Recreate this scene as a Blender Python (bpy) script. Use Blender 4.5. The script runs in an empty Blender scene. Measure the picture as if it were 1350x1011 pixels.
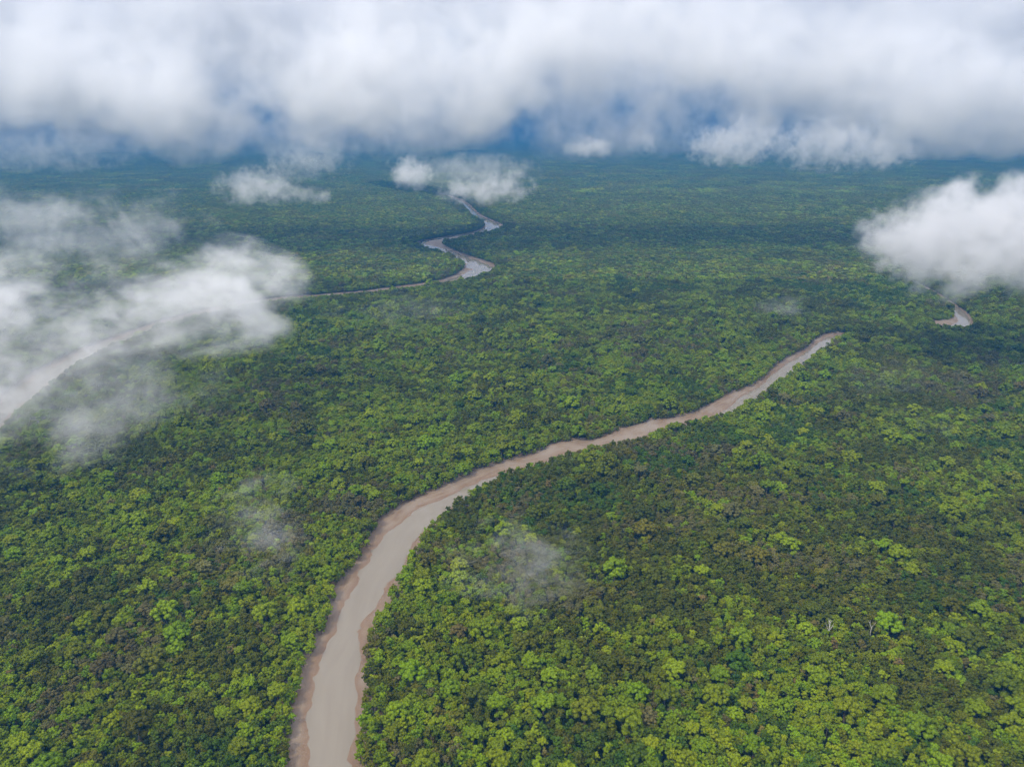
import bpy, bmesh, math, random
import numpy as np
from mathutils import Vector, Matrix

random.seed(7)
rng = np.random.default_rng(11)
scene = bpy.context.scene
COL = scene.collection
R = math.radians

# ------------------------------------------------------------------ camera
H = 200.0
PITCH = R(19.6)
F = 970.0
W0, H0 = 1350.0, 1011.0
cp, sp_ = math.cos(PITCH), math.sin(PITCH)
cam_data = bpy.data.cameras.new('camera')
cam = bpy.data.objects.new('camera', cam_data)
COL.objects.link(cam)
cam.location = (0, 0, H)
cam.rotation_euler = (R(90) - PITCH, 0, 0)
cam_data.sensor_width = 36.0
cam_data.lens = F / W0 * 36.0
cam_data.clip_start = 1.0
cam_data.clip_end = 80000.0
scene.camera = cam


def ray(px, py):
    x = (px - W0 / 2) / F
    y = (H0 / 2 - py) / F
    return np.array([x, cp + y * sp_, -sp_ + y * cp])


def ground(px, py, z=0.0):
    d = ray(px, py)
    t = (z - H) / d[2]
    return np.array([d[0] * t, d[1] * t])


def at_depth(px, py, depth):
    d = ray(px, py)
    return np.array([0, 0, H]) + d * depth


def project(P):
    P = np.asarray(P, float)
    x = P[:, 0]
    y = P[:, 1]
    z = P[:, 2] - H
    fz = y * cp - z * sp_
    uz = y * sp_ + z * cp
    fz = np.maximum(fz, 1e-3)
    return W0 / 2 + F * x / fz, H0 / 2 - F * uz / fz, fz


# ------------------------------------------------------------------ helpers
def tag(o, label=None, cat=None, group=None, kind=None):
    if label:
        o['label'] = label
    if cat:
        o['category'] = cat
    if group:
        o['group'] = group
    if kind:
        o['kind'] = kind
    return o


def new_mesh(name, verts, faces, mat=None, smooth=False):
    me = bpy.data.meshes.new(name)
    me.from_pydata([tuple(v) for v in verts], [], [tuple(f) for f in faces])
    if smooth:
        me.polygons.foreach_set('use_smooth', [True] * len(me.polygons))
    if mat:
        me.materials.append(mat)
    me.update()
    return me


def link(name, me, parent=None):
    o = bpy.data.objects.new(name, me)
    COL.objects.link(o)
    if parent:
        o.parent = parent
    return o


def nt(mat):
    mat.use_nodes = True
    t = mat.node_tree
    t.nodes.clear()
    return t


def N(t, typ, **kw):
    n = t.nodes.new(typ)
    for k, v in kw.items():
        setattr(n, k, v)
    return n


def sock(t, v, inp):
    if hasattr(v, 'is_output'):
        t.links.new(v, inp)
    else:
        inp.default_value = v


def M(t, op, a, b=None, c=None, clamp=False):
    n = t.nodes.new('ShaderNodeMath')
    n.operation = op
    n.use_clamp = clamp
    sock(t, a, n.inputs[0])
    if b is not None:
        sock(t, b, n.inputs[1])
    if c is not None:
        sock(t, c, n.inputs[2])
    return n.outputs[0]


def VM(t, op, a, b=None, out=0):
    n = t.nodes.new('ShaderNodeVectorMath')
    n.operation = op
    sock(t, a, n.inputs[0])
    if b is not None:
        sock(t, b, n.inputs[1])
    return n.outputs[out]


def mixc(t, fac, a, b, blend='MIX'):
    n = t.nodes.new('ShaderNodeMix')
    n.data_type = 'RGBA'
    n.blend_type = blend
    sock(t, fac, n.inputs[0])
    sock(t, a, n.inputs[6])
    sock(t, b, n.inputs[7])
    return n.outputs[2]


def noise(t, vec, scale, detail=3.0, rough=0.55, dist=0.0):
    n = t.nodes.new('ShaderNodeTexNoise')
    if vec is not None:
        t.links.new(vec, n.inputs['Vector'])
    n.inputs['Scale'].default_value = scale
    n.inputs['Detail'].default_value = detail
    n.inputs['Roughness'].default_value = rough
    n.inputs['Distortion'].default_value = dist
    return n


def ramp(t, fac, stops):
    n = t.nodes.new('ShaderNodeValToRGB')
    el = n.color_ramp.elements
    while len(el) > 1:
        el.remove(el[-1])
    for i, (p, c) in enumerate(stops):
        e = el[0] if i == 0 else el.new(p)
        e.position = p
        e.color = (*c, 1) if len(c) == 3 else c
    sock(t, fac, n.inputs[0])
    return n.outputs[0]


# value noise in numpy (for where each sort of tree grows)
def vnoise(x, y, scale, seed):
    x = np.asarray(x) / scale
    y = np.asarray(y) / scale
    xi = np.floor(x).astype(np.int64)
    yi = np.floor(y).astype(np.int64)
    fx, fy = x - xi, y - yi
    fx = fx * fx * (3 - 2 * fx)
    fy = fy * fy * (3 - 2 * fy)

    def h(i, j):
        n = (i * 374761393 + j * 668265263 + seed * 1442695041) & 0xFFFFFFFF
        n = ((n ^ (n >> 13)) * 1274126177) & 0xFFFFFFFF
        n = n ^ (n >> 16)
        return (n & 0xFFFF) / 65535.0
    a = h(xi, yi) * (1 - fx) + h(xi + 1, yi) * fx
    b = h(xi, yi + 1) * (1 - fx) + h(xi + 1, yi + 1) * fx
    return a * (1 - fy) + b * fy


# ------------------------------------------------------------------ materials
def leaf_material(name, c1, c2, hue=0.02, val=0.25):
    m = bpy.data.materials.new(name)
    t = nt(m)
    out = N(t, 'ShaderNodeOutputMaterial')
    b = N(t, 'ShaderNodeBsdfPrincipled')
    tc = N(t, 'ShaderNodeTexCoord')
    oi = N(t, 'ShaderNodeObjectInfo')
    n1 = noise(t, tc.outputs['Object'], 0.9, 2.0)
    geo = N(t, 'ShaderNodeNewGeometry')
    f = M(t, 'MULTIPLY_ADD', n1.outputs['Fac'], 1.6, -0.3, clamp=True)
    f = M(t, 'ADD', M(t, 'MULTIPLY', f, 0.55), M(t, 'MULTIPLY', geo.outputs['Random Per Island'], 0.45))
    col = mixc(t, f, (*c1, 1), (*c2, 1))
    hs = N(t, 'ShaderNodeHueSaturation')
    # wide areas of the forest drift a little in tone, tree by tree
    nw = noise(t, oi.outputs['Location'], 0.012, 3.0)
    r2 = M(t, 'FRACT', M(t, 'MULTIPLY', oi.outputs['Random'], 17.31))
    hv = M(t, 'ADD', 0.5 - hue, M(t, 'MULTIPLY', r2, 2 * hue))
    vv = M(t, 'ADD', 1 - val, M(t, 'MULTIPLY', oi.outputs['Random'], 2 * val))
    vv = M(t, 'MULTIPLY', vv, M(t, 'MULTIPLY_ADD', nw.outputs['Fac'], 0.7, 0.65))
    t.links.new(hv, hs.inputs['Hue'])
    t.links.new(vv, hs.inputs['Value'])
    t.links.new(col, hs.inputs['Color'])
    t.links.new(hs.outputs[0], b.inputs['Base Color'])
    b.inputs['Roughness'].default_value = 0.6
    b.inputs['Specular IOR Level'].default_value = 0.08
    t.links.new(b.outputs[0], out.inputs['Surface'])
    return m


CLASSES = ['lime', 'green', 'dark', 'olive', 'teal', 'dry', 'grey']
LEAF = {
    'lime': leaf_material('lime_leaves', (0.086, 0.128, 0.002), (0.165, 0.218, 0.003)),
    'green': leaf_material('green_leaves', (0.060, 0.083, 0.002), (0.115, 0.142, 0.003)),
    'dark': leaf_material('dark_leaves', (0.043, 0.051, 0.003), (0.082, 0.092, 0.005)),
    'olive': leaf_material('olive_leaves', (0.072, 0.074, 0.006), (0.118, 0.118, 0.010)),
    'teal': leaf_material('deep_green_leaves', (0.034, 0.060, 0.003), (0.066, 0.108, 0.006)),
    'dry': leaf_material('dry_leaves', (0.095, 0.078, 0.020), (0.150, 0.122, 0.034)),
    'grey': leaf_material('grey_leaves', (0.072, 0.068, 0.020), (0.112, 0.104, 0.032)),
}


def bark_material(name, c1, c2):
    m = bpy.data.materials.new(name)
    t = nt(m)
    out = N(t, 'ShaderNodeOutputMaterial')
    b = N(t, 'ShaderNodeBsdfPrincipled')
    tc = N(t, 'ShaderNodeTexCoord')
    mp = N(t, 'ShaderNodeMapping')
    mp.inputs['Scale'].default_value = (4, 4, 0.8)
    t.links.new(tc.outputs['Object'], mp.inputs['Vector'])
    n1 = noise(t, mp.outputs[0], 1.5, 4.0)
    t.links.new(mixc(t, n1.outputs['Fac'], (*c1, 1), (*c2, 1)), b.inputs['Base Color'])
    b.inputs['Roughness'].default_value = 0.85
    t.links.new(b.outputs[0], out.inputs['Surface'])
    return m


BARK = bark_material('bark', (0.05, 0.04, 0.03), (0.14, 0.12, 0.09))
DEADWOOD = bark_material('bleached_wood', (0.26, 0.25, 0.23), (0.46, 0.45, 0.42))

# ground under the trees
gm = bpy.data.materials.new('forest_floor')
t = nt(gm)
out = N(t, 'ShaderNodeOutputMaterial')
b = N(t, 'ShaderNodeBsdfPrincipled')
geo = N(t, 'ShaderNodeNewGeometry')
n1 = noise(t, geo.outputs['Position'], 0.15, 5.0)
n2 = noise(t, geo.outputs['Position'], 0.004, 4.0)
c = mixc(t, n1.outputs['Fac'], (0.020, 0.022, 0.010, 1), (0.045, 0.050, 0.018, 1))
c = mixc(t, n2.outputs['Fac'], c, (0.030, 0.055, 0.014, 1))
t.links.new(c, b.inputs['Base Color'])
b.inputs['Roughness'].default_value = 0.9
b.inputs['Specular IOR Level'].default_value = 0.1
t.links.new(b.outputs[0], out.inputs['Surface'])

# mud: UV.x is metres across from the left bank, UV.y metres along, 'wet' = height over the water
mm = bpy.data.materials.new('mud')
t = nt(mm)
out = N(t, 'ShaderNodeOutputMaterial')
b = N(t, 'ShaderNodeBsdfPrincipled')
uv = N(t, 'ShaderNodeUVMap')
geo = N(t, 'ShaderNodeNewGeometry')
mp = N(t, 'ShaderNodeMapping')
mp.inputs['Scale'].default_value = (0.45, 0.06, 1)
t.links.new(uv.outputs[0], mp.inputs['Vector'])
n1 = noise(t, mp.outputs[0], 1.0, 5.0, 0.6, 0.4)
n2 = noise(t, geo.outputs['Position'], 0.05, 4.0)
n3 = noise(t, geo.outputs['Position'], 0.8, 4.0, 0.65)
c = mixc(t, ramp(t, n1.outputs['Fac'], [(0.38, (0, 0, 0)), (0.62, (1, 1, 1))]), (0.195, 0.140, 0.088, 1), (0.140, 0.084, 0.040, 1))
c = mixc(t, ramp(t, n2.outputs['Fac'], [(0.42, (0, 0, 0)), (0.64, (1, 1, 1))]), c, (0.215, 0.172, 0.128, 1))
c = mixc(t, M(t, 'MULTIPLY', n3.outputs['Fac'], 0.5), c, (0.100, 0.072, 0.046, 1))
at = N(t, 'ShaderNodeAttribute', attribute_name='above')
# a film of wet clay just over the waterline
wet = ramp(t, at.outputs['Fac'], [(0.0, (1, 1, 1)), (0.10, (0.9, 0.9, 0.9)), (0.32, (0, 0, 0))])
c = mixc(t, M(t, 'MULTIPLY', wet, 0.8), c, (0.130, 0.072, 0.030, 1))
t.links.new(c, b.inputs['Base Color'])
rgh = M(t, 'MULTIPLY_ADD', wet, -0.35, 0.72)
t.links.new(rgh, b.inputs['Roughness'])
bp = N(t, 'ShaderNodeBump')
bp.inputs['Strength'].default_value = 0.5
bp.inputs['Distance'].default_value = 0.3
t.links.new(n3.outputs['Fac'], bp.inputs['Height'])
t.links.new(bp.outputs[0], b.inputs['Normal'])
t.links.new(b.outputs[0], out.inputs['Surface'])

# silty water
wm = bpy.data.materials.new('silty_water')
t = nt(wm)
out = N(t, 'ShaderNodeOutputMaterial')
b = N(t, 'ShaderNodeBsdfPrincipled')
geo = N(t, 'ShaderNodeNewGeometry')
uv = N(t, 'ShaderNodeUVMap')
mp = N(t, 'ShaderNodeMapping')
mp.inputs['Scale'].default_value = (0.25, 0.03, 1)
t.links.new(uv.outputs[0], mp.inputs['Vector'])
n1 = noise(t, mp.outputs[0], 1.0, 4.0, 0.55, 0.3)
n2 = noise(t, geo.outputs['Position'], 0.9, 3.0)
c = mixc(t, n1.outputs['Fac'], (0.148, 0.126, 0.094, 1), (0.194, 0.170, 0.132, 1))
t.links.new(c, b.inputs['Base Color'])
b.inputs['Roughness'].default_value = 0.06
b.inputs['IOR'].default_value = 1.33
bp = N(t, 'ShaderNodeBump')
bp.inputs['Strength'].default_value = 0.12
bp.inputs['Distance'].default_value = 0.1
t.links.new(n2.outputs['Fac'], bp.inputs['Height'])
t.links.new(bp.outputs[0], b.inputs['Normal'])
t.links.new(b.outputs[0], out.inputs['Surface'])

# ------------------------------------------------------------------ rivers
# stations: left bank foot, right bank (seen along its tree tops), water's edge as fractions of the way across
MAIN = [  # (lx, ly, rx, ry, f0, f1)
    (371, 1110, 462, 1110, .28, .95), (379, 1050, 470, 1050, .28, .95),
    (383, 1011, 472, 1011, .27, .95), (387, 977, 468, 977, .22, .95), (391, 944, 478, 942, .17, .86),
    (397, 905, 477, 900, .17, .86), (404, 880, 475, 870, .18, .90), (421, 852, 481, 849, .18, .93),
    (436, 822, 489, 821, .10, .76), (442, 795, 508, 796, .13, .78), (451, 771, 518, 770, .20, .80),
    (468, 746, 533, 748, .16, .86), (486, 724, 546, 722, .14, .86), (494, 704, 556, 703, .22, .88),
    (510, 686, 570, 691, .30, .9), (540, 662, 586, 675, .36, .92), (575, 648, 610, 657, .46, .94),
    (606, 634, 634, 642, .46, .97), (640, 619, 664, 627, .55, .98), (672, 609, 694, 615, .72, 1.0),
    (704, 600, 722, 607, .80, 1.02), (742, 585, 755, 599, .82, 1.02), (784, 582, 796, 589, .84, 1.03),
    (818, 569, 846, 577, .80, 1.02), (862, 556, 884, 563, .78, 1.02), (905, 549, 929, 553, .74, 1.02),
    (942, 532, 962, 545, .56, 1.0), (966, 519, 984, 531, .45, 1.0), (994, 509, 1010, 515, .22, 1.0),
    (1012, 494, 1036, 496, .20, 1.0), (1034, 475, 1058, 481, .26, 1.0), (1064, 459, 1084, 460, .2, 1.0),
    (1076, 448, 1100, 448, .26, 1.0), (1092, 441, 1112, 442, .3, .97), (1112, 438.5, 1124, 439.5, .3, .9),
]
# the same river again beyond the trees, on the right
BEND = [(1226, 424, 1231, 430, .5, .8), (1240, 424, 1246, 431, .5, .8),
    (1256, 421, 1279, 431.5, .3, .95), (1257, 412, 1281, 419, .05, .95), (1253, 405, 1272, 408.5, .05, .95),
    (1242, 397, 1260, 400, .05, .95), (1229, 389, 1248, 392, .05, .95), (1212, 379, 1232, 382, .05, .95),
    (1192, 369, 1207, 370, .1, .9),
]
# farther river: centre pixel, width in metres, water fractions (downstream = towards the viewer, then left)
FARR = [(512, 242, 30, .2, .8), (528, 246, 30, .2, .8), (560, 252, 34, .2, .8), (588, 258, 38, .15, .85), (606, 265, 42, .1, .9), (618, 274, 36, .1, .9), (628, 283, 34, .1, .9),
        (641, 290, 44, .1, .92), (651, 297, 58, .1, .92), (640, 304, 60, .5, 1.0), (618, 309, 66, .75, 1.0),
        (590, 314, 70, .85, 1.0), (566, 319, 72, .7, 1.0), (574, 326, 62, .2, .95), (592, 332, 50, .15, .95),
        (610, 339, 52, .12, .9), (630, 347, 66, .12, .9), (632, 354, 70, .1, .8), (618, 362, 64, .1, .8),
        (596, 369, 54, .35, .8), (560, 375, 46, .45, .75), (520, 380, 42, .5, .75), (470, 386, 42, .5, .75), (420, 390, 42, .5, .75),
        (380, 393, 42, .5, .75), (320, 401, 40, .4, .75), (250, 416, 40, .3, .8), (180, 438, 42, .2, .85),
        (120, 462, 44, .2, .88), (68, 489, 46, .22, .9), (22, 523, 46, .22, .9), (-30, 568, 46, .2, .9), (-90, 640, 46, .2, .9)]


def catmull(pts, per):
    pts = np.asarray(pts, float)
    P = np.vstack([2 * pts[0] - pts[1], pts, 2 * pts[-1] - pts[-2]])
    out = []
    for i in range(1, len(P) - 2):
        p0, p1, p2, p3 = P[i - 1:i + 3]
        d = np.linalg.norm((p2 - p1)[:2])
        n = max(2, int(d / per))
        for k in range(n):
            u = k / n
            out.append(0.5 * ((2 * p1) + (-p0 + p2) * u + (2 * p0 - 5 * p1 + 4 * p2 - p3) * u * u + (-p0 + 3 * p1 - 3 * p2 + p3) * u ** 3))
    out.append(pts[-1])
    return np.array(out)




def stations(lst, per):
    rows = []
    for lx, ly, rx, ry, f0, f1 in lst:
        rows.append([*ground(lx, ly, 1.0), *ground(rx, ry, 3.4), f0, f1])
    return catmull(rows, per)


main_st = stations(MAIN, 2.5)
bend_st = stations(BEND, 4.0)
cl = []
for px, py, w, f0, f1 in FARR:
    g = ground(px, py, 3.0)
    cl.append([g[0], g[1], w * .62, f0, f1])
cl = catmull(cl, 6.0)
tan = np.gradient(cl[:, :2], axis=0)
for _ in range(3):
    tan[1:-1] = (tan[:-2] + tan[1:-1] * 2 + tan[2:]) / 4
tan /= np.linalg.norm(tan, axis=1)[:, None]
nor = np.stack([tan[:, 1], -tan[:, 0]], 1)       # right-hand side
far_st = np.hstack([cl[:, :2] - nor * cl[:, 2:3] / 2, cl[:, :2] + nor * cl[:, 2:3] / 2, cl[:, 3:5]])


def build_river(st, ncol, wobble):
    L, Rr, f0, f1 = st[:, 0:2], st[:, 2:4], st[:, 4], st[:, 5]
    n = len(st)
    width = np.linalg.norm(Rr - L, axis=1)
    along = np.concatenate([[0], np.cumsum(np.linalg.norm(np.diff((L + Rr) / 2, axis=0), axis=1))])
    ext = 9.0
    us = np.linspace(0, 1, ncol)
    verts, uvs, above = [], [], []
    for i in range(n):
        dirv = (Rr[i] - L[i]) / max(width[i], 1e-3)
        w0, w1 = f0[i] * width[i], f1[i] * width[i]
        s = -ext + us * (width[i] + 2 * ext)
        P = L[i][None, :] + s[:, None] * dirv[None, :]
        nz = (vnoise(P[:, 0], P[:, 1], 9, 3) - .5) * wobble + (vnoise(P[:, 0], P[:, 1], 2.6, 5) - .5) * wobble * .5 + (vnoise(P[:, 0], P[:, 1], 1.1, 6) - .5) * .9
        so = np.where(s < (w0 + w1) / 2, w0 - s, s - w1) + nz      # metres outside the water's edge
        z = np.where(so > 0, np.minimum(so * 0.09, 1.3 + .01 * so), np.maximum(so * 0.12, -.38))
        z = z + (vnoise(P[:, 0], P[:, 1], 1.7, 8) - .5) * .10
        edge = np.minimum(s + ext, width[i] + ext - s)
        z = z + 0.5
        z = np.where(edge < 3, z * edge / 3 - .4 * (1 - edge / 3), z)
        for k in range(ncol):
            verts.append((P[k, 0], P[k, 1], z[k]))
            uvs.append((s[k], along[i]))
            above.append(max(0.0, min(1.0, (z[k] - .5))))
    faces = []
    for i in range(n - 1):
        for k in range(ncol - 1):
            a = i * ncol + k
            faces.append((a, a + 1, a + ncol + 1, a + ncol))
    me = new_mesh('mud_bank', verts, faces, mm, True)
    lay = me.uv_layers.new(name='UVMap')
    vi = np.zeros(len(me.loops), dtype=np.int32)
    me.loops.foreach_get('vertex_index', vi)
    lay.data.foreach_set('uv', np.array(uvs)[vi].ravel())
    a = me.attributes.new('above', 'FLOAT', 'POINT')
    a.data.foreach_set('value', above)
    # water sheet
    wv, wf, wuv = [], [], []
    for i in range(n):
        for j, s in enumerate((-1.5, width[i] * .33, width[i] * .66, width[i] + 1.5)):
            p = L[i] + (Rr[i] - L[i]) / max(width[i], 1e-3) * s
            wv.append((p[0], p[1], .5))
            wuv.append((s, along[i]))
    for i in range(n - 1):
        for j in range(3):
            a0 = i * 4 + j
            wf.append((a0, a0 + 1, a0 + 5, a0 + 4))
    mw = new_mesh('river_water', wv, wf, wm, True)
    lay = mw.uv_layers.new(name='UVMap')
    vi = np.zeros(len(mw.loops), dtype=np.int32)
    mw.loops.foreach_get('vertex_index', vi)
    lay.data.foreach_set('uv', np.array(wuv)[vi].ravel())
    return me, mw


for st, nc, wob, nm in ((main_st, 44, 3.4, 'main'), (far_st, 26, 9.0, 'far'), (bend_st, 24, 5.0, 'bend')):
    me, mw = build_river(st, nc, wob)
    o = tag(link('mud_bank', me), None, None, None, 'structure')
    o2 = tag(link('river', mw), None, None, None, 'structure')

# ground sheet
g = 24000.0
me = new_mesh('ground', [(-g, -2000, 0), (g, -2000, 0), (g, g, 0), (-g, g, 0)], [(0, 1, 2, 3)], gm)
tag(link('ground', me), None, None, None, 'structure')

# signed distance to the open corridors (negative = inside)
polys = []
for st, step in ((main_st, 3), (far_st, 2), (bend_st, 2)):
    s = st[::step]
    polys.append(np.vstack([s[:, 0:2], s[::-1, 2:4]]))


def corridor(x, y):
    P = np.stack([x, y], 1)
    best = np.full(len(P), 1e9)
    inside = np.zeros(len(P), bool)
    for st, step in ((main_st, 3), (far_st, 2), (bend_st, 2)):
        s = st[::step]
        if len(s) % 1 == 0:
            L, Rr = s[:, 0:2], s[:, 2:4]
            for i in range(len(s) - 1):
                quad = [L[i], Rr[i], Rr[i + 1], L[i + 1]]
                lo = np.min(quad, axis=0) - 40
                hi = np.max(quad, axis=0) + 40
                m = np.where((P[:, 0] > lo[0]) & (P[:, 0] < hi[0]) & (P[:, 1] > lo[1]) & (P[:, 1] < hi[1]))[0]
                if not len(m):
                    continue
                p = P[m]
                ins = np.zeros(len(m), bool)
                for (a, b_, c_) in ((quad[0], quad[1], quad[2]), (quad[0], quad[2], quad[3])):
                    def cr(u, v):
                        return (v[0] - u[0]) * (p[:, 1] - u[1]) - (v[1] - u[1]) * (p[:, 0] - u[0])
                    d1, d2, d3 = cr(a, b_), cr(b_, c_), cr(c_, a)
                    ins |= ((d1 >= 0) & (d2 >= 0) & (d3 >= 0)) | ((d1 <= 0) & (d2 <= 0) & (d3 <= 0))
                inside[m] |= ins
                for (a, b_) in ((L[i], L[i + 1]), (Rr[i], Rr[i + 1])):
                    ab = b_ - a
                    tt = np.clip(((p - a) @ ab) / max(ab @ ab, 1e-6), 0, 1)
                    d = np.linalg.norm(p - (a + tt[:, None] * ab), axis=1)
                    best[m] = np.minimum(best[m], d)
    return np.where(inside, -best, best)


# ------------------------------------------------------------------ tree prototypes
def ico(sub):
    bm = bmesh.new()
    bmesh.ops.create_icosphere(bm, subdivisions=sub, radius=1.0)
    v = np.array([x.co[:] for x in bm.verts])
    f = np.array([[q.index for q in x.verts] for x in bm.faces])
    bm.free()
    return v, f


ICO1, ICO2 = ico(1), ico(2)


class Buf:
    def __init__(self):
        self.v, self.f, self.m, self.s, self.n = [], [], [], [], 0

    def add(self, v, f, mat=0, smooth=True):
        self.v.append(np.asarray(v))
        self.f.extend((np.asarray(f) + self.n).tolist())
        self.m.extend([mat] * len(f))
        self.s.extend([smooth] * len(f))
        self.n += len(v)

    def mesh(self, name, mats):
        V = np.vstack(self.v)
        me = bpy.data.meshes.new(name)
        me.from_pydata(V.tolist(), [], self.f)
        for m in mats:
            me.materials.append(m)
        me.polygons.foreach_set('material_index', self.m)
        me.polygons.foreach_set('use_smooth', self.s)
        me.update()
        return me


def lump(buf, c, r, rg, icod, cards, csize, mat=0, squash=0.85):
    v, f = icod
    d = 1 + 0.22 * (rg.random(len(v)) - .5) + .12 * np.sin(v[:, 0] * 5 + rg.random() * 6) * np.sin(v[:, 1] * 5 + rg.random() * 6)
    vv = v * d[:, None] * r * np.array([1, 1, squash]) * (0.86 if cards else 1.0)
    buf.add(vv + c, f, mat)
    if cards:
        k = cards
        n = rg.normal(size=(k, 3))
        n[:, 2] = np.abs(n[:, 2]) * 1.0 - 0.35 * rg.random(k)
        n /= np.linalg.norm(n, axis=1)[:, None]
        pos = n * r * (0.82 + .28 * rg.random((k, 1))) * np.array([1, 1, squash]) + c
        nn = n + rg.normal(size=(k, 3)) * .45
        nn /= np.linalg.norm(nn, axis=1)[:, None]
        a = np.cross(nn, rg.normal(size=(k, 3)))
        a /= np.linalg.norm(a, axis=1)[:, None]
        b_ = np.cross(nn, a)
        s = csize * (0.6 + .8 * rg.random((k, 1)))
        s2 = s * (0.5 + .4 * rg.random((k, 1)))
        q = np.stack([pos - a * s, pos - b_ * s2 - nn * s * .15, pos + a * s, pos + b_ * s2 - nn * s * .15], 1).reshape(-1, 3)
        buf.add(q, np.arange(k * 4).reshape(k, 4), mat, False)


def crown_lumps(Rc, Ht, rg, big):
    """lump centres and radii of a crown of radius Rc whose top is at Ht"""
    out = []
    if big:
        subs = [(0, 0, 1.0)]
        ns = rg.integers(4, 7)
        a0 = rg.random() * 6.28
        for k in range(ns):
            a = a0 + k * 6.283 / ns + rg.normal() * .25
            rr = Rc * (0.50 + .16 * rg.random())
            subs.append((math.cos(a) * rr, math.sin(a) * rr, .80 + .18 * rg.random()))
        sr = Rc * .46
    else:
        subs = [(0, 0, 1.0)]
        for k in range(rg.integers(1, 4)):
            a = rg.random() * 6.28
            rr = Rc * (.35 + .3 * rg.random())
            subs.append((math.cos(a) * rr, math.sin(a) * rr, .82 + .16 * rg.random()))
        sr = Rc * .62
    for (x, y, hz) in subs:
        top = Ht * hz
        nl = 9 if big else 6
        for i in range(nl):
            a = i * 2.4 + rg.random()
            q = math.sqrt((i + .3) / nl)
            rl = sr * (.34 + .15 * rg.random())
            out.append((x + math.cos(a) * q * sr * .85, y + math.sin(a) * q * sr * .85, top - rl - q * q * sr * .75 + rg.normal() * .34, rl))
    # the shaded skirt of the crown below
    for k in range(7 if big else 4):
        a = k * 2.4 + rg.random()
        rl = Rc * (.24 + .1 * rg.random())
        out.append((math.cos(a) * Rc * .66, math.sin(a) * Rc * .66, Ht * (.38 + .2 * rg.random()), rl))
    return out


def make_crown(seed, Rc, Ht, big, detail):
    rg = np.random.default_rng(seed)
    b_ = Buf()
    for (x, y, z, rl) in crown_lumps(Rc, Ht, rg, big):
        if detail == 2:
            lump(b_, np.array([x, y, z]), rl, rg, ICO2, int(30 + 26 * rl), .20)
        else:
            lump(b_, np.array([x, y, z]), rl * 1.05, rg, ICO1, 10, .5)
    return b_


def tube(buf, p, q, r0, r1, seg=7, mat=0):
    p, q = np.array(p, float), np.array(q, float)
    d = q - p
    d /= np.linalg.norm(d)
    a = np.cross(d, [0.3, .9, .2])
    a /= np.linalg.norm(a)
    c = np.cross(d, a)
    th = np.arange(seg) * 2 * math.pi / seg
    ring = np.cos(th)[:, None] * a + np.sin(th)[:, None] * c
    v = np.vstack([p + ring * r0, q + ring * r1])
    f = [(i, (i + 1) % seg, seg + (i + 1) % seg, seg + i) for i in range(seg)]
    buf.add(v, f, mat)


def make_trunk(seed, Rc, Ht):
    rg = np.random.default_rng(seed + 500)
    b_ = Buf()
    fork = np.array([rg.normal() * .25, rg.normal() * .25, Ht * .42])
    r0 = .10 + Rc * .045
    tube(b_, (0, 0, -.4), fork * [.5, .5, .5], r0 * 1.5, r0 * 1.1)
    tube(b_, fork * [.5, .5, .5], fork, r0 * 1.1, r0 * .9)
    for k in range(4):
        a = k * 1.57 + rg.random()
        e = np.array([math.cos(a) * Rc * .5, math.sin(a) * Rc * .5, Ht * (.66 + .1 * rg.random())])
        tube(b_, fork, (fork + e) / 2 + [0, 0, .3], r0 * .6, r0 * .42)
        tube(b_, (fork + e) / 2 + [0, 0, .3], e, r0 * .42, r0 * .2)
    for k in range(5):                        # stilt roots
        a = k * 1.26 + rg.random()
        tube(b_, (0, 0, 1.0), (math.cos(a) * 1.1, math.sin(a) * 1.1, -.3), r0 * .4, r0 * .25, 5)
    return b_


SIZES = {'small': [(1.50, 5.6), (1.75, 6.2), (2.05, 6.8)], 'big': [(2.9, 7.8), (3.5, 8.8), (4.1, 9.6)]}
crown_me, trunk_me = {}, {}
for size, lst in SIZES.items():
    for i, (Rc, Ht) in enumerate(lst):
        bufc = make_crown(10 * i + (100 if size == 'big' else 0), Rc, Ht, size == 'big', 2)
        base = bufc.mesh('crown', [LEAF['lime']])
        trunk_me[(size, i)] = make_trunk(i + (30 if size == 'big' else 0), Rc, Ht).mesh('trunk', [BARK])
        for cl_ in CLASSES:
            me = base.copy()
            me.materials[0] = LEAF[cl_]
            crown_me[(size, i, cl_)] = me

# prototypes of the forest mass live in a collection of their own that is not part of the scene
pcol = bpy.data.collections.new('forest_parts')
proto_index = {}


def proto(key, me):
    o = bpy.data.objects.new('forest_part_%04d' % len(proto_index), me)
    pcol.objects.link(o)
    proto_index[key] = len(proto_index)


for size, lst in SIZES.items():
    for i in range(3):
        for cl_ in CLASSES:
            cm = crown_me[(size, i, cl_)].copy()
            bm = bmesh.new()
            bm.from_mesh(cm)
            nf = len(bm.faces)
            bm.from_mesh(trunk_me[(size, i)])
            bm.faces.ensure_lookup_table()
            for q in range(nf, len(bm.faces)):
                bm.faces[q].material_index = 1
            bm.to_mesh(cm)
            bm.free()
            cm.materials.append(BARK)
            proto(('tree', size, i, cl_), cm)

MATS = [LEAF[c_] for c_ in CLASSES]
MIXES = {  # what else grows in a patch named for its main sort
    'lime': [.36, .34, .14, .10, .04, .01, .01], 'green': [.12, .42, .24, .12, .08, .01, .01],
    'dark': [.03, .20, .50, .12, .12, .01, .02], 'olive': [.12, .20, .16, .36, .03, .05, .08],
    'teal': [.08, .24, .22, .06, .38, .01, .01]}


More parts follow.
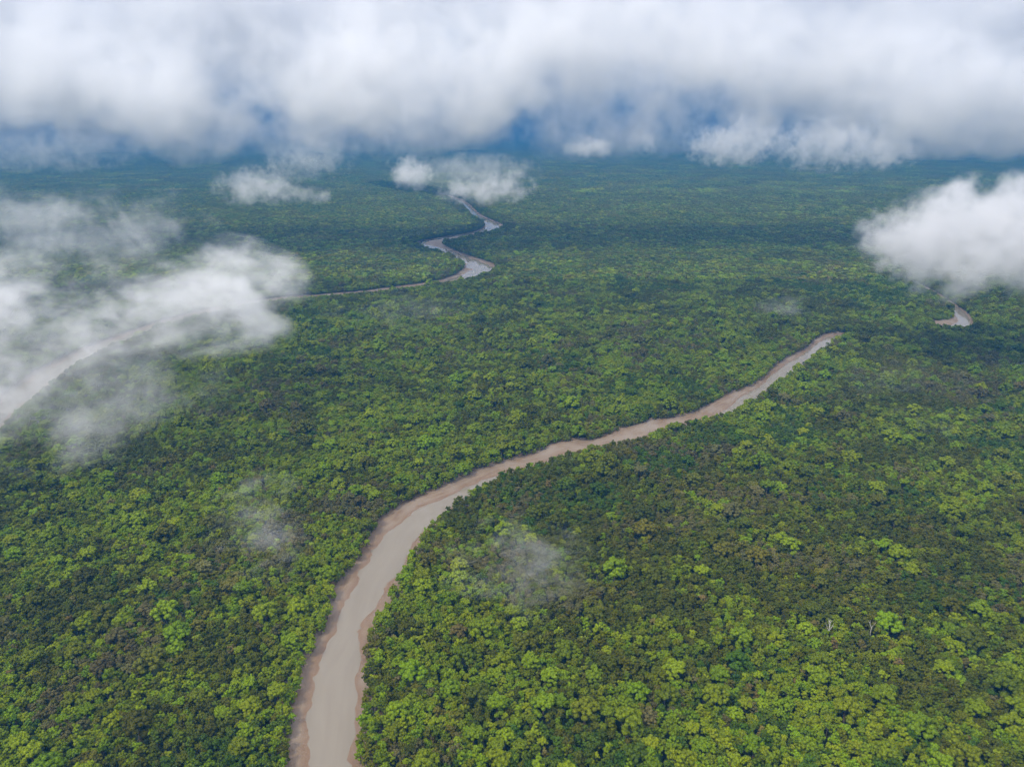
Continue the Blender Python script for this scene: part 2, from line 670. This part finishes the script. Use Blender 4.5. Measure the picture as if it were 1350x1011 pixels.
def make_patch(seed, cls, half, spacing, icod, nl, rsc=1.0):
    rg = np.random.default_rng(seed)
    b_ = Buf()
    n = int(2 * half / spacing)
    for a in range(n):
        for c_ in range(n):
            x = -half + (a + .5 + rg.uniform(-.45, .45)) * spacing
            y = -half + (c_ + .5 + rg.uniform(-.45, .45)) * spacing
            mat = int(rg.choice(7, p=MIXES[cls]))
            big = rg.random() < (.16 if mat == 0 else .06)
            Rc = spacing * rsc * ((.95 + .35 * rg.random()) if big else (.52 + .26 * rg.random()))
            Ht = 5.2 + 2.4 * rg.random() + (2.0 if big else 0)
            k = nl + (3 if big else 0)
            for q in range(k):
                an = q * 2.4 + rg.random()
                rr = Rc * math.sqrt((q + .2) / k) * .85
                rl = Rc * (.36 + .2 * rg.random()) * (1 if nl > 2 else 1.3)
                lump(b_, np.array([x + math.cos(an) * rr, y + math.sin(an) * rr, Ht - rl - .35 * rr + rg.normal() * .25]), rl, rg, icod, 0, 0, mat, .95)
    return b_.mesh('patch', MATS)


MIDP, FARP, XFARP = 20.0, 70.0, 260.0
for ci, cls in enumerate(MIXES):
    for v in range(4):
        proto(('mid', cls, v), make_patch(1000 + ci * 10 + v, cls, MIDP / 2 + .4, 2.9, ICO1, 4))
    for v in range(2):
        proto(('far', cls, v), make_patch(2000 + ci * 10 + v, cls, FARP / 2 + 1, 4.0, ICO1, 2))
for ci, cls in enumerate(('green', 'dark', 'teal')):
    proto(('xfar', cls, 0), make_patch(3000 + ci, cls, XFARP / 2 + 2, 9.5, ICO1, 1))


# ------------------------------------------------------------------ where each tree stands
BRIGHT = [  # (pixel x, y, radius m, weight): groves that are lighter (+) or darker (-) in the photograph
    (540, 830, 26, .30), (530, 900, 26, .28), (560, 960, 22, .25), (600, 740, 34, .22), (350, 860, 30, .22), (90, 960, 40, .2),
    (1190, 870, 55, .12), (1240, 960, 55, .10), (960, 930, 50, .04), (1100, 950, 45, .06), (800, 950, 40, -.12), (690, 780, 22, .22), (380, 620, 60, .16),
    (570, 570, 40, .16), (760, 560, 25, .2), (280, 600, 70, .12), (830, 690, 90, -.26), (960, 640, 100, -.22), (200, 780, 50, -.12),
    (740, 850, 40, -.18), (60, 680, 60, -.1), (250, 900, 40, -.14), (1080, 700, 80, -.14), (640, 470, 170, .26), (640, 370, 150, .2), (330, 560, 120, .16),
    (760, 640, 50, -.12), (450, 620, 40, -.1), (500, 350, 200, .16), (900, 350, 250, -.1), (450, 265, 700, -.15)]
BP = [(*ground(px, py, 8), r, w) for px, py, r, w in BRIGHT]


def sorts(x, y, rg):
    """index into CLASSES for each spot"""
    n = (vnoise(x, y, 11, 21) * .40 + vnoise(x, y, 27, 22) * .38 + vnoise(x, y, 90, 23) * .22)
    n = (n - .5) * 1.45 + .5
    for bx, by, r, w in BP:
        n = n + .42 * w * np.exp(-((x - bx) ** 2 + (y - by) ** 2) / (2 * r * r))
    sd = corridor(x, y)
    n = n + .16 * np.exp(-np.maximum(sd, 0) / 7.0)
    n = n + rg.normal(size=len(x)) * .20
    d = np.hypot(x, y)
    n = n + .015 - np.clip((d - 800) / 9000, 0, .2)  # far cloud shade put into leaf colour: fewer lime, more dark trees
    o = vnoise(x, y, 30, 31) * .6 + vnoise(x, y, 90, 32) * .4 + rg.normal(size=len(x)) * .07
    te = vnoise(x, y, 45, 41) * .6 + vnoise(x, y, 150, 42) * .4 + rg.normal(size=len(x)) * .08 + np.clip((d - 600) / 6000, 0, .12)
    k = np.full(len(x), 1)
    k[n < .47] = 2
    k[(n < .56) & (o > .60)] = 3
    k[(n < .50) & (o > .67)] = 6
    k[(n < .60) & (te > .68)] = 4
    k[n > .635] = 0
    k[(rg.random(len(x)) < .005)] = 5
    return k, n, sd


def wedge(d0, d1, spacing, rg, jit=.45, margin=40):
    """jittered grid over what the camera can see between ground distances d0 and d1"""
    hw = (W0 / 2) / F
    ymax = d1
    xs = hw * (ymax * cp + H * sp_) + margin
    gx = np.arange(-xs, xs, spacing)
    gy = np.arange(d0 - spacing, d1 + spacing, spacing)
    X, Y = np.meshgrid(gx, gy)
    X = X + (np.arange(len(gy)) % 2)[:, None] * spacing / 2
    X = X.ravel() + rg.uniform(-jit, jit, X.size) * spacing
    Y = Y.ravel() + rg.uniform(-jit, jit, Y.size) * spacing
    lim = hw * (Y * cp + H * sp_) * 1.04 + margin
    m = (np.abs(X) < lim) & (Y >= d0) & (Y < d1)
    return X[m], Y[m]


D_NEAR, D_MID, D_FAR = 950.0, 2200.0, 5200.0
pts, idx, rot, scl = [], [], [], []          # the mass
near = []                                    # candidates to become single trees

# big trees first, then the small ones in between
X, Y = wedge(130, D_NEAR, 6.0, rng)
k, n, sd = sorts(X, Y, rng)
prob = np.where(k == 0, .55, np.where(k == 1, .24, .14))
keep = (rng.random(len(X)) < prob) & (sd > 2.2)
bx_, by_, bk, bsd = X[keep], Y[keep], k[keep], sd[keep]
bsize = rng.integers(0, 3, len(bx_))
bscl = .72 + .75 * rng.random(len(bx_)) ** 2
brad = np.array([SIZES['big'][i][0] for i in bsize]) * bscl
ok = bsd > brad * .62
bx_, by_, bk, bsize, bscl, brad = bx_[ok], by_[ok], bk[ok], bsize[ok], bscl[ok], brad[ok]
order = np.argsort(by_)
# thin overlapping big ones
cell = {}
kept = []
for i in order:
    cx, cy = int(bx_[i] // 10), int(by_[i] // 10)
    bad = False
    for a in (-1, 0, 1):
        for b2 in (-1, 0, 1):
            for j in cell.get((cx + a, cy + b2), ()):
                if math.hypot(bx_[i] - bx_[j], by_[i] - by_[j]) < .72 * (brad[i] + brad[j]):
                    bad = True
    if not bad:
        cell.setdefault((cx, cy), []).append(i)
        kept.append(i)
for i in kept:
    near.append((bx_[i], by_[i], 'big', int(bsize[i]), int(bk[i]), rng.random() * 6.283, float(bscl[i]), float(brad[i])))

X, Y = wedge(130, D_NEAR, 2.62, rng)
k, n, sd = sorts(X, Y, rng)
sz = rng.integers(0, 3, len(X))
sc = rng.uniform(.80, 1.22, len(X))
rad = np.array([SIZES['small'][i][0] for i in sz]) * sc
ok = sd > rad * .55
for i in np.where(ok)[0]:
    cx, cy = int(X[i] // 10), int(Y[i] // 10)
    bad = False
    for a in (-1, 0, 1):
        for b2 in (-1, 0, 1):
            for j in cell.get((cx + a, cy + b2), ()):
                if math.hypot(X[i] - bx_[j], Y[i] - by_[j]) < brad[j] * .82:
                    bad = True
                    break
    if not bad and rng.random() > .02:
        near.append((X[i], Y[i], 'small', int(sz[i]), int(k[i]), rng.random() * 6.283, float(sc[i]), float(rad[i])))

# clearings round the two bleached snags
SNAGS = [(1090, 832), (1149, 828)]
SNAG_XY = [ground(px, py, 5.0) for px, py in SNAGS]
near = [q for q in near if min(math.hypot(q[0] - s[0], q[1] - s[1] + 2.2) for s in SNAG_XY) > q[7] * .55 + 1.0]

# the 300 that show largest stand alone
PX = np.array([[q[0], q[1], 6.5] for q in near])
px, py, dz = project(PX)
show = np.array([q[7] for q in near]) / dz
vis = (px > 12) & (px < W0 - 12) & (py > 0) & (py < H0 - 10)
show = np.where(vis, show, 0)
pick = set(np.argsort(-show)[:300].tolist())

mass_near = [q for i, q in enumerate(near) if i not in pick]
for q in mass_near:
    pts.append((q[0], q[1], 0))
    idx.append(proto_index[('tree', q[2], q[3], CLASSES[q[4]])])
    rot.append(q[5])
    scl.append(q[6])

# middle distance: patches, with single trees along the river banks
MAINK = ['lime', 'green', 'dark', 'olive', 'teal', 'olive', 'olive']
for (d0, d1, size, kind, nv, gap) in ((D_NEAR, D_MID, MIDP, 'mid', 4, 13.0), (D_MID, D_FAR, FARP, 'far', 2, 40.0)):
    X, Y = wedge(d0 + size * .42, d1 + size * .42, size, rng, 0.0, 60)
    k, n, sd = sorts(X, Y, rng)
    for i in np.where(sd > gap)[0]:
        pts.append((X[i], Y[i], 0))
        idx.append(proto_index[(kind, MAINK[k[i]], int(rng.integers(0, nv)))])
        rot.append(float(rng.integers(0, 4)) * math.pi / 2)
        scl.append(1.0)
    X, Y = wedge(d0, d1, 3.0, rng)
    sdq = None
    ch = []
    m = np.zeros(len(X), bool)
    # only look near the banks
    for st in (main_st, far_st, bend_st):
        c_ = ((st[:, 0:2] + st[:, 2:4]) / 2)[::3]
        for p in c_:
            m |= (np.abs(X - p[0]) < 60 + gap) & (np.abs(Y - p[1]) < 60 + gap)
    X, Y = X[m], Y[m]
    k, n, sd = sorts(X, Y, rng)
    for i in np.where((sd > 1.4) & (sd < gap + size * .72))[0]:
        big = rng.random() < .12
        pts.append((X[i], Y[i], 0))
        idx.append(proto_index[('tree', 'big' if big else 'small', int(rng.integers(0, 3)), CLASSES[k[i]])])
        rot.append(rng.random() * 6.283)
        scl.append(rng.uniform(.85, 1.2))
X, Y = wedge(D_FAR + XFARP * .42, 14000, XFARP, rng, 0.0, 300)
kk = rng.integers(0, 3, len(X))
for i in range(len(X)):
    pts.append((X[i], Y[i], 0))
    idx.append(proto_index[('xfar', ('green', 'dark', 'teal')[kk[i]], 0)])
    rot.append(float(rng.integers(0, 4)) * math.pi / 2)
    scl.append(1.0)

me = bpy.data.meshes.new('forest')
me.vertices.add(len(pts))
me.vertices.foreach_set('co', np.array(pts, dtype=np.float32).ravel())
a = me.attributes.new('pick', 'INT', 'POINT')
a.data.foreach_set('value', np.array(idx, dtype=np.int32))
a = me.attributes.new('turn', 'FLOAT_VECTOR', 'POINT')
a.data.foreach_set('vector', np.stack([np.zeros(len(rot)), np.zeros(len(rot)), np.array(rot)], 1).astype(np.float32).ravel())
a = me.attributes.new('size', 'FLOAT', 'POINT')
a.data.foreach_set('value', np.array(scl, dtype=np.float32))
me.update()
forest = link('forest', me)
tag(forest, 'unbroken mangrove forest canopy covering the flat land on both sides of the rivers', 'forest', None, 'stuff')
ng = bpy.data.node_groups.new('forest_scatter', 'GeometryNodeTree')
ng.interface.new_socket('Geometry', in_out='INPUT', socket_type='NodeSocketGeometry')
ng.interface.new_socket('Geometry', in_out='OUTPUT', socket_type='NodeSocketGeometry')
gi = ng.nodes.new('NodeGroupInput')
go = ng.nodes.new('NodeGroupOutput')
iop = ng.nodes.new('GeometryNodeInstanceOnPoints')
ci = ng.nodes.new('GeometryNodeCollectionInfo')
ci.inputs['Collection'].default_value = pcol
ci.inputs['Separate Children'].default_value = True
ci.inputs['Reset Children'].default_value = True


def named(nm, typ):
    q = ng.nodes.new('GeometryNodeInputNamedAttribute')
    q.data_type = typ
    q.inputs['Name'].default_value = nm
    return q.outputs['Attribute']


e2r = ng.nodes.new('FunctionNodeEulerToRotation')
ng.links.new(named('turn', 'FLOAT_VECTOR'), e2r.inputs[0])
ng.links.new(gi.outputs[0], iop.inputs['Points'])
ng.links.new(ci.outputs[0], iop.inputs['Instance'])
iop.inputs['Pick Instance'].default_value = True
ng.links.new(named('pick', 'INT'), iop.inputs['Instance Index'])
ng.links.new(e2r.outputs[0], iop.inputs['Rotation'])
ng.links.new(named('size', 'FLOAT'), iop.inputs['Scale'])
ng.links.new(iop.outputs[0], go.inputs[0])
md = forest.modifiers.new('scatter', 'NODES')
md.node_group = ng

# ------------------------------------------------------------------ the single trees
ORD = ['first', 'second', 'third', 'fourth', 'fifth', 'sixth', 'seventh', 'eighth', 'ninth', 'tenth', 'eleventh', 'twelfth', 'thirteenth',
       'fourteenth', 'fifteenth', 'sixteenth', 'seventeenth', 'eighteenth', 'nineteenth', 'twentieth']


def ordinal(i):
    if i < 20:
        return ORD[i]
    tens = {2: 'twenty', 3: 'thirty', 4: 'forty', 5: 'fifty'}[(i + 1) // 10]
    if (i + 1) % 10 == 0:
        return {20: 'twentieth', 30: 'thirtieth', 40: 'fortieth', 50: 'fiftieth'}[i + 1]
    return tens + '-' + ORD[(i + 1) % 10 - 1]


WORDS = {'lime': 'bright lime green', 'green': 'mid green', 'dark': 'dark green', 'olive': 'olive green', 'teal': 'deep green', 'dry': 'dry brown', 'grey': 'grey-green'}
singles = [near[i] for i in sorted(pick, key=lambda i: near[i][1])]
sx = np.array([q[0] for q in singles])
sy = np.array([q[1] for q in singles])
ssd = corridor(sx, sy)
mid = (main_st[:, 0:2] + main_st[:, 2:4]) / 2
info = []
for i, q in enumerate(singles):
    j = int(np.argmin(np.abs(mid[:200, 1] - q[1]))) if q[1] < mid[:200, 1].max() else None
    d2 = np.hypot(mid[:, 0] - q[0], mid[:, 1] - q[1])
    j = int(np.argmin(d2))
    tv = mid[min(j + 1, len(mid) - 1)] - mid[max(j - 1, 0)]
    side = 'right' if (tv[0] * (q[1] - mid[j][1]) - tv[1] * (q[0] - mid[j][0])) < 0 else 'left'
    ppx, ppy, _ = project(np.array([[q[0], q[1], 6.5]]))
    band = int((H0 - ppy[0]) // 48)
    bank = ssd[i] < q[7] * 1.25 + .5
    info.append((CLASSES[q[4]], side, band, bank, float(ssd[i]), float(ppy[0]), float(ppx[0])))
groups = {}
for i, (c_, side, band, bank, sd_, y_, x_) in enumerate(info):
    key = (c_, side, 'bank') if bank else (c_, side, band)
    groups.setdefault(key, []).append(i)
labels = [''] * len(singles)
BAND = ['lowest', 'second-lowest', 'third', 'fourth', 'fifth', 'sixth', 'seventh', 'eighth', 'ninth', 'tenth', 'eleventh', 'twelfth']
for key, mem in groups.items():
    c_, side, band = key
    if band == 'bank':
        mem.sort(key=lambda i: -info[i][5])
        for r_, i in enumerate(mem):
            labels[i] = f"{WORDS[c_]} mangrove on the {side} river bank, {ordinal(r_)} such from the bottom edge"
    else:
        mem.sort(key=lambda i: abs(info[i][6] - 430))
        for r_, i in enumerate(mem):
            w = WORDS[c_]
            if band == 0:
                labels[i] = f"{ordinal(r_)} {w} mangrove {side} of the river along the bottom edge"
            else:
                labels[i] = f"{ordinal(r_)} {w} mangrove {side} of the river, {BAND[min(band, 11)]} row up"
for i, q in enumerate(singles):
    root = bpy.data.objects.new('mangrove_tree', None)
    COL.objects.link(root)
    root.empty_display_size = 1.0
    root.location = (q[0], q[1], 0)
    root.rotation_euler = (0, 0, q[5])
    root.scale = (q[6],) * 3
    tag(root, labels[i], 'tree', 'mangrove trees in the foreground forest')
    link('trunk', trunk_me[(q[2], q[3])], root)
    link('crown', crown_me[(q[2], q[3], CLASSES[q[4]])], root)


# dead trees
def dead_tree(xy, ht, seed, label, forks, lean):
    rg = np.random.default_rng(seed)
    root = bpy.data.objects.new('dead_tree', None)
    COL.objects.link(root)
    root.location = (xy[0], xy[1], 0)
    tag(root, label, 'dead tree')
    b_ = Buf()
    k1 = np.array([rg.normal() * .2, rg.normal() * .2, ht * .45])
    tube(b_, (0, 0, -.3), k1, .22, .17)
    tube(b_, k1, k1 + [.3, .1, ht * .2], .17, .13)
    o = link('trunk', b_.mesh('trunk', [DEADWOOD]), root)
    for k in range(forks):
        b_ = Buf()
        a = lean + rg.normal() * 1.1
        p0 = k1 + np.array([.3, .1, ht * .2]) * (.4 + .6 * (k % 2))
        p1 = p0 + np.array([math.cos(a) * 1.0, math.sin(a) * 1.0, ht * .2])
        p2 = p1 + np.array([math.cos(a + .5) * .7, math.sin(a + .5) * .7, ht * (.12 + .1 * rg.random())])
        tube(b_, p0, p1, .13, .09)
        tube(b_, p1, p2, .09, .04)
        tube(b_, p1, p1 + np.array([math.cos(a - 1) * 1.1, math.sin(a - 1) * 1.1, .9]), .09, .03)
        link('branch', b_.mesh('branch', [DEADWOOD]), root)


dead_tree(SNAG_XY[0], 10.5, 3, 'tall bleached bare dead tree with forked limbs standing among green crowns', 4, 2.2)
dead_tree(SNAG_XY[1], 9.2, 4, 'shorter bleached snag leaning right, with two bare limbs', 2, .3)


# ------------------------------------------------------------------ clouds
FAC = 1.22


def cloud_mesh(blobs):
    bm = bmesh.new()
    for (c_, r_) in blobs:
        mtx = Matrix.Translation(Vector(c_)) @ Matrix.Diagonal((*[x * FAC for x in r_], 1))
        bmesh.ops.create_icosphere(bm, subdivisions=3, radius=1.0, matrix=mtx)
    me = bpy.data.meshes.new('hull')
    bm.to_mesh(me)
    bm.free()
    o = bpy.data.objects.new('hull', me)
    COL.objects.link(o)
    ext = np.array([np.array(c_) + np.array(r_) * FAC for c_, r_ in blobs]).max(0) - np.array([np.array(c_) - np.array(r_) * FAC for c_, r_ in blobs]).min(0)
    m = o.modifiers.new('r', 'REMESH')
    m.mode = 'VOXEL'
    m.voxel_size = float(min(ext.max() / 40, ext.min() / 7))
    dg = bpy.context.evaluated_depsgraph_get()
    res = bpy.data.meshes.new_from_object(o.evaluated_get(dg))
    bpy.data.objects.remove(o)
    bpy.data.meshes.remove(me)
    return res


def cloud(label, depth, blobs_px, dens, nscale, amp=1.3, soft=.5, bias=.0, thick=None, seed=0, step=.6, stretch=(1, 1, 1), distort=.35, name='cloud', alb=.955, pw=1, fine=1.25, blend=.25):
    """blobs_px: (px, py, rx px, ry px[, depth offset]); density in 1/m, nscale in m"""
    cs = []
    for q in blobs_px:
        off = q[4] if len(q) > 4 else 0
        D = depth + off
        c_ = at_depth(q[0], q[1], D)
        k_ = D / F
        ty = thick if thick else (q[2] + q[3]) / 2 * k_
        cs.append((c_, (q[2] * k_, ty, q[3] * k_)))
    cen = np.mean([c_ for c_, _ in cs], axis=0)
    blobs = [(c_ - cen, r_) for c_, r_ in cs]
    me = cloud_mesh(blobs)
    m = bpy.data.materials.new('cloud_vapour')
    t = nt(m)
    out = N(t, 'ShaderNodeOutputMaterial')
    pv = N(t, 'ShaderNodeVolumePrincipled')
    tc = N(t, 'ShaderNodeTexCoord')
    P = tc.outputs['Object']
    mp = N(t, 'ShaderNodeMapping')
    mp.inputs['Location'].default_value = (seed * 3.7, seed * 1.3, seed * 2.1)
    mp.inputs['Scale'].default_value = tuple(s / nscale for s in stretch)
    t.links.new(P, mp.inputs['Vector'])
    Pn = mp.outputs[0]
    nz = noise(t, Pn, 1.0, 3.0, .55, distort)
    nf = noise(t, Pn, 3.3, 6.0, .62, distort * .6)
    Fd = None
    for c_, r_ in blobs:
        d = VM(t, 'LENGTH', VM(t, 'DIVIDE', VM(t, 'SUBTRACT', P, tuple(c_)), tuple(r_)), None, 1)
        f = M(t, 'SUBTRACT', 1.0, d)
        Fd = f if Fd is None else M(t, 'SMOOTH_MAX', Fd, f, blend)
    v = M(t, 'ADD', Fd, M(t, 'MULTIPLY', M(t, 'SUBTRACT', nz.outputs['Fac'], .5 + bias), amp * 1.9))
    v = M(t, 'ADD', v, M(t, 'MULTIPLY', M(t, 'SUBTRACT', nf.outputs['Fac'], .5), amp * fine))
    v = M(t, 'DIVIDE', v, soft, clamp=True)
    if pw == 2:
        v = M(t, 'MULTIPLY', v, v)
    # fade to nothing before the hull
    edge = M(t, 'MULTIPLY_ADD', Fd, 5.0, 1.0, clamp=True)
    v = M(t, 'MULTIPLY', M(t, 'MULTIPLY', v, edge), dens)
    t.links.new(v, pv.inputs['Density'])
    pv.inputs['Color'].default_value = (alb, alb, min(1, alb + .004), 1)
    pv.inputs['Anisotropy'].default_value = 0.15
    t.links.new(pv.outputs[0], out.inputs['Volume'])
    m.cycles.volume_step_rate = step
    me.materials.clear()
    me.materials.append(m)
    o = link(name, me)
    o.location = cen
    tag(o, label, 'cloud', None, 'thing')
    return o


CLOUD_COL = (.993, .994, .998, 1)
USE_CLOUDS = True
if USE_CLOUDS:
    cloud('bright white cloud lump hanging over the forest at the right edge', 600,
          [(1238, 322, 88, 66), (1315, 298, 95, 66, 15), (1385, 312, 100, 82), (1180, 318, 38, 38), (1210, 342, 58, 30), (1300, 332, 90, 36)],
          .042, 40, 1.25, .60, .02, thick=55, seed=1, step=.4, fine=1.9, alb=.88)
    cloud('large ragged white cloud drifting low over the river at the left edge', 500,
          [(10, 412, 150, 82), (130, 425, 130, 62), (235, 405, 100, 62), (320, 392, 84, 62, 15), (0, 490, 150, 92), (290, 350, 54, 36, 20)],
          .034, 62, 2.3, 1.2, .01, thick=60, seed=2, distort=.9, pw=2, alb=.965, fine=1.6, blend=.45, stretch=(.8, 1, 1.25))
    cloud('thin grey veil of cloud above the large left cloud', 720,
          [(40, 285, 150, 42), (170, 306, 130, 58), (80, 320, 140, 36)], .0105, 42, 1.6, .8, .03, thick=50, seed=3, pw=2, distort=.7)
    cloud('faint mist below the large left cloud over the dark trees', 430,
          [(60, 545, 150, 75), (200, 500, 110, 60), (40, 492, 150, 66), (110, 465, 90, 40)], .012, 40, 2.2, 1.0, .0, thick=40, seed=4, pw=2)
    # small puffs far off
    small = [
        ('rounded cream puff left of the winding far river', 900, [(541, 228, 34, 22)], 0.0850, 1.0),
        ('ragged white puff covering the top of the winding river', 900, [(625, 252, 52, 18), (660, 246, 44, 22)], 0.0510, 1.5),
        ('thin grey cloud shreds right above the river puff', 950, [(620, 225, 90, 24)], 0.0153, 1.6),
        ('small flat-bottomed white puff alone against the blue distance', 1000, [(775, 196, 34, 17)], 0.0595, 1.2),
        ('tiny white puff right of the flat-bottomed puff', 1000, [(850, 188, 24, 18)], 0.0425, 1.3),
        ('white heap of cloud under the right part of the bank', 1000, [(958, 190, 60, 28), (990, 180, 40, 36)], 0.0476, 1.5),
        ('broad pale heap of cloud right of the white heap', 1000, [(1090, 190, 80, 34), (1150, 200, 60, 24)], 0.0340, 1.5),
        ('pinkish puff over the blue forest left of centre', 860, [(340, 246, 56, 26), (408, 257, 28, 14)], 0.0408, 1.5),
        ('dim shreds of cloud under the left part of the bank', 1000, [(60, 200, 120, 26)], 0.0090, 1.9),
        ('dim ragged cloud between two lobes of the bank', 960, [(405, 208, 60, 28)], 0.0204, 1.6),
    ]
    for i, (lab, D, bl, dn, am) in enumerate(small):
        cloud(lab, D, bl, dn * .48, 19, am * 1.15, .7, .02, seed=10 + i, step=.4)
    wisps = [
        ('wisp of mist over the trees inside the river bend', 300, [(690, 745, 105, 62)], .020),
        ('faint wisp of mist over the trees left of the river bend', 320, [(340, 700, 66, 84)], .019),
        ('faint wisp over the right forest, lower of two', 480, [(1215, 562, 60, 24)], .010),
        ('faint wisp over the right forest, upper of two', 540, [(1190, 508, 90, 30)], .007),
        ('small wisp above the far end of the main river', 780, [(1040, 412, 48, 20)], .012),
        ('pale veil of mist over the middle of the forest', 760, [(530, 420, 110, 42)], .0035),
    ]
    for i, (lab, D, bl, dn) in enumerate(wisps):
        cloud(lab, D, bl, dn, 15 if D < 400 else 26, 2.1, 1.0, .05, seed=30 + i, distort=.8, pw=2, alb=.99, stretch=(.62, 1, 1.15))
    up = [(x, -30 + 15 * math.sin(x * .01), 330, 190) for x in range(-250, 1700, 260)]
    low = [(60, 100, 210, 80), (225, 140, 110, 70), (430, 92, 170, 80), (505, 130, 140, 70), (640, 130, 100, 46), (770, 72, 190, 66), (930, 78, 180, 66),
           (1080, 96, 170, 74), (1240, 120, 190, 76), (1390, 120, 180, 80), (-90, 100, 180, 80)]
    cloud('long white cloud bank hanging across the whole top of the view', 1050, up + low, .030, 120, 1.2, .9, -.05, thick=80, seed=50, step=.3, name='cloud_bank', distort=.3, alb=.996, fine=1.5, blend=.5)

# ------------------------------------------------------------------ haze
hz = bpy.data.materials.new('haze_air')
t = nt(hz)
out = N(t, 'ShaderNodeOutputMaterial')
pv = N(t, 'ShaderNodeVolumePrincipled')
pv.inputs['Color'].default_value = (.036, .170, .375, 1)
pv.inputs['Density'].default_value = 3.4e-4
t.links.new(pv.outputs[0], out.inputs['Volume'])
G = 24100.0
z0, z1 = -1.0, 440.0
me = new_mesh('haze', [(-G, -2100, z0), (G, -2100, z0), (G, G, z0), (-G, G, z0), (-G, -2100, z1), (G, -2100, z1), (G, G, z1), (-G, G, z1)],
              [(3, 2, 1, 0), (4, 5, 6, 7), (0, 1, 5, 4), (1, 2, 6, 5), (2, 3, 7, 6), (3, 0, 4, 7)], hz)
tag(link('haze', me), 'blue haze filling the air over the whole forest', 'haze', None, 'stuff')

# ------------------------------------------------------------------ light
SUN_EL, SUN_AZ = R(52), R(-128)      # azimuth from +Y, positive to +X
w = bpy.data.worlds.new('World')
scene.world = w
w.use_nodes = True
t = w.node_tree
t.nodes.clear()
out = N(t, 'ShaderNodeOutputWorld')
bg = N(t, 'ShaderNodeBackground')
bg.inputs['Strength'].default_value = 0.068
sky = N(t, 'ShaderNodeTexSky')
sky.sky_type = 'NISHITA'
sky.sun_disc = False
sky.sun_elevation = SUN_EL
sky.sun_rotation = SUN_AZ
tc = N(t, 'ShaderNodeTexCoord')
sep = N(t, 'ShaderNodeSeparateXYZ')
t.links.new(tc.outputs['Generated'], sep.inputs[0])
z = M(t, 'MAXIMUM', sep.outputs[2], 0.0)
mpw = N(t, 'ShaderNodeMapping')
mpw.inputs['Scale'].default_value = (1, 1, 2.6)
t.links.new(tc.outputs['Generated'], mpw.inputs['Vector'])
nw = noise(t, mpw.outputs[0], 3.0, 6.0, .55, .5)
lum = M(t, 'MULTIPLY_ADD', z, 8.0, 6.0)
lum = M(t, 'MULTIPLY', lum, M(t, 'MULTIPLY_ADD', nw.outputs['Fac'], .3, .85))
cc = N(t, 'ShaderNodeCombineColor')
t.links.new(M(t, 'MULTIPLY', lum, .985), cc.inputs[0])
t.links.new(M(t, 'MULTIPLY', lum, .98), cc.inputs[1])
t.links.new(M(t, 'MULTIPLY', lum, 1.08), cc.inputs[2])
cov = ramp(t, nw.outputs['Fac'], [(0.30, (.6, .6, .6)), (0.5, (1, 1, 1))])
t.links.new(mixc(t, M(t, 'MULTIPLY', cov, .95), sky.outputs[0], cc.outputs[0]), bg.inputs['Color'])
t.links.new(bg.outputs[0], out.inputs['Surface'])

sd_ = bpy.data.lights.new('sun', 'SUN')
sd_.energy = 1.5
sd_.angle = R(12)
sd_.color = (1.0, .91, .73)
so = bpy.data.objects.new('sun', sd_)
COL.objects.link(so)
dirv = Vector((math.sin(SUN_AZ) * math.cos(SUN_EL), math.cos(SUN_AZ) * math.cos(SUN_EL), math.sin(SUN_EL)))
so.rotation_euler = dirv.to_track_quat('Z', 'Y').to_euler()
so.location = (0, 0, 900)

# ------------------------------------------------------------------ render settings
scene.render.engine = 'CYCLES'
cy = scene.cycles
cy.max_bounces = 12
cy.diffuse_bounces = 2
cy.glossy_bounces = 2
cy.transmission_bounces = 2
cy.volume_bounces = 11
cy.transparent_max_bounces = 8
cy.caustics_reflective = False
cy.caustics_refractive = False
cy.volume_max_steps = 256
cy.use_denoising = True
try:
    cy.denoiser = 'OPENIMAGEDENOISE'
except Exception:
    pass
cy.use_adaptive_sampling = True
cy.adaptive_threshold = 0.02
vs = scene.view_settings
vs.view_transform = 'Standard'
vs.look = 'None'
vs.exposure = 1.5
vs.gamma = 1.0
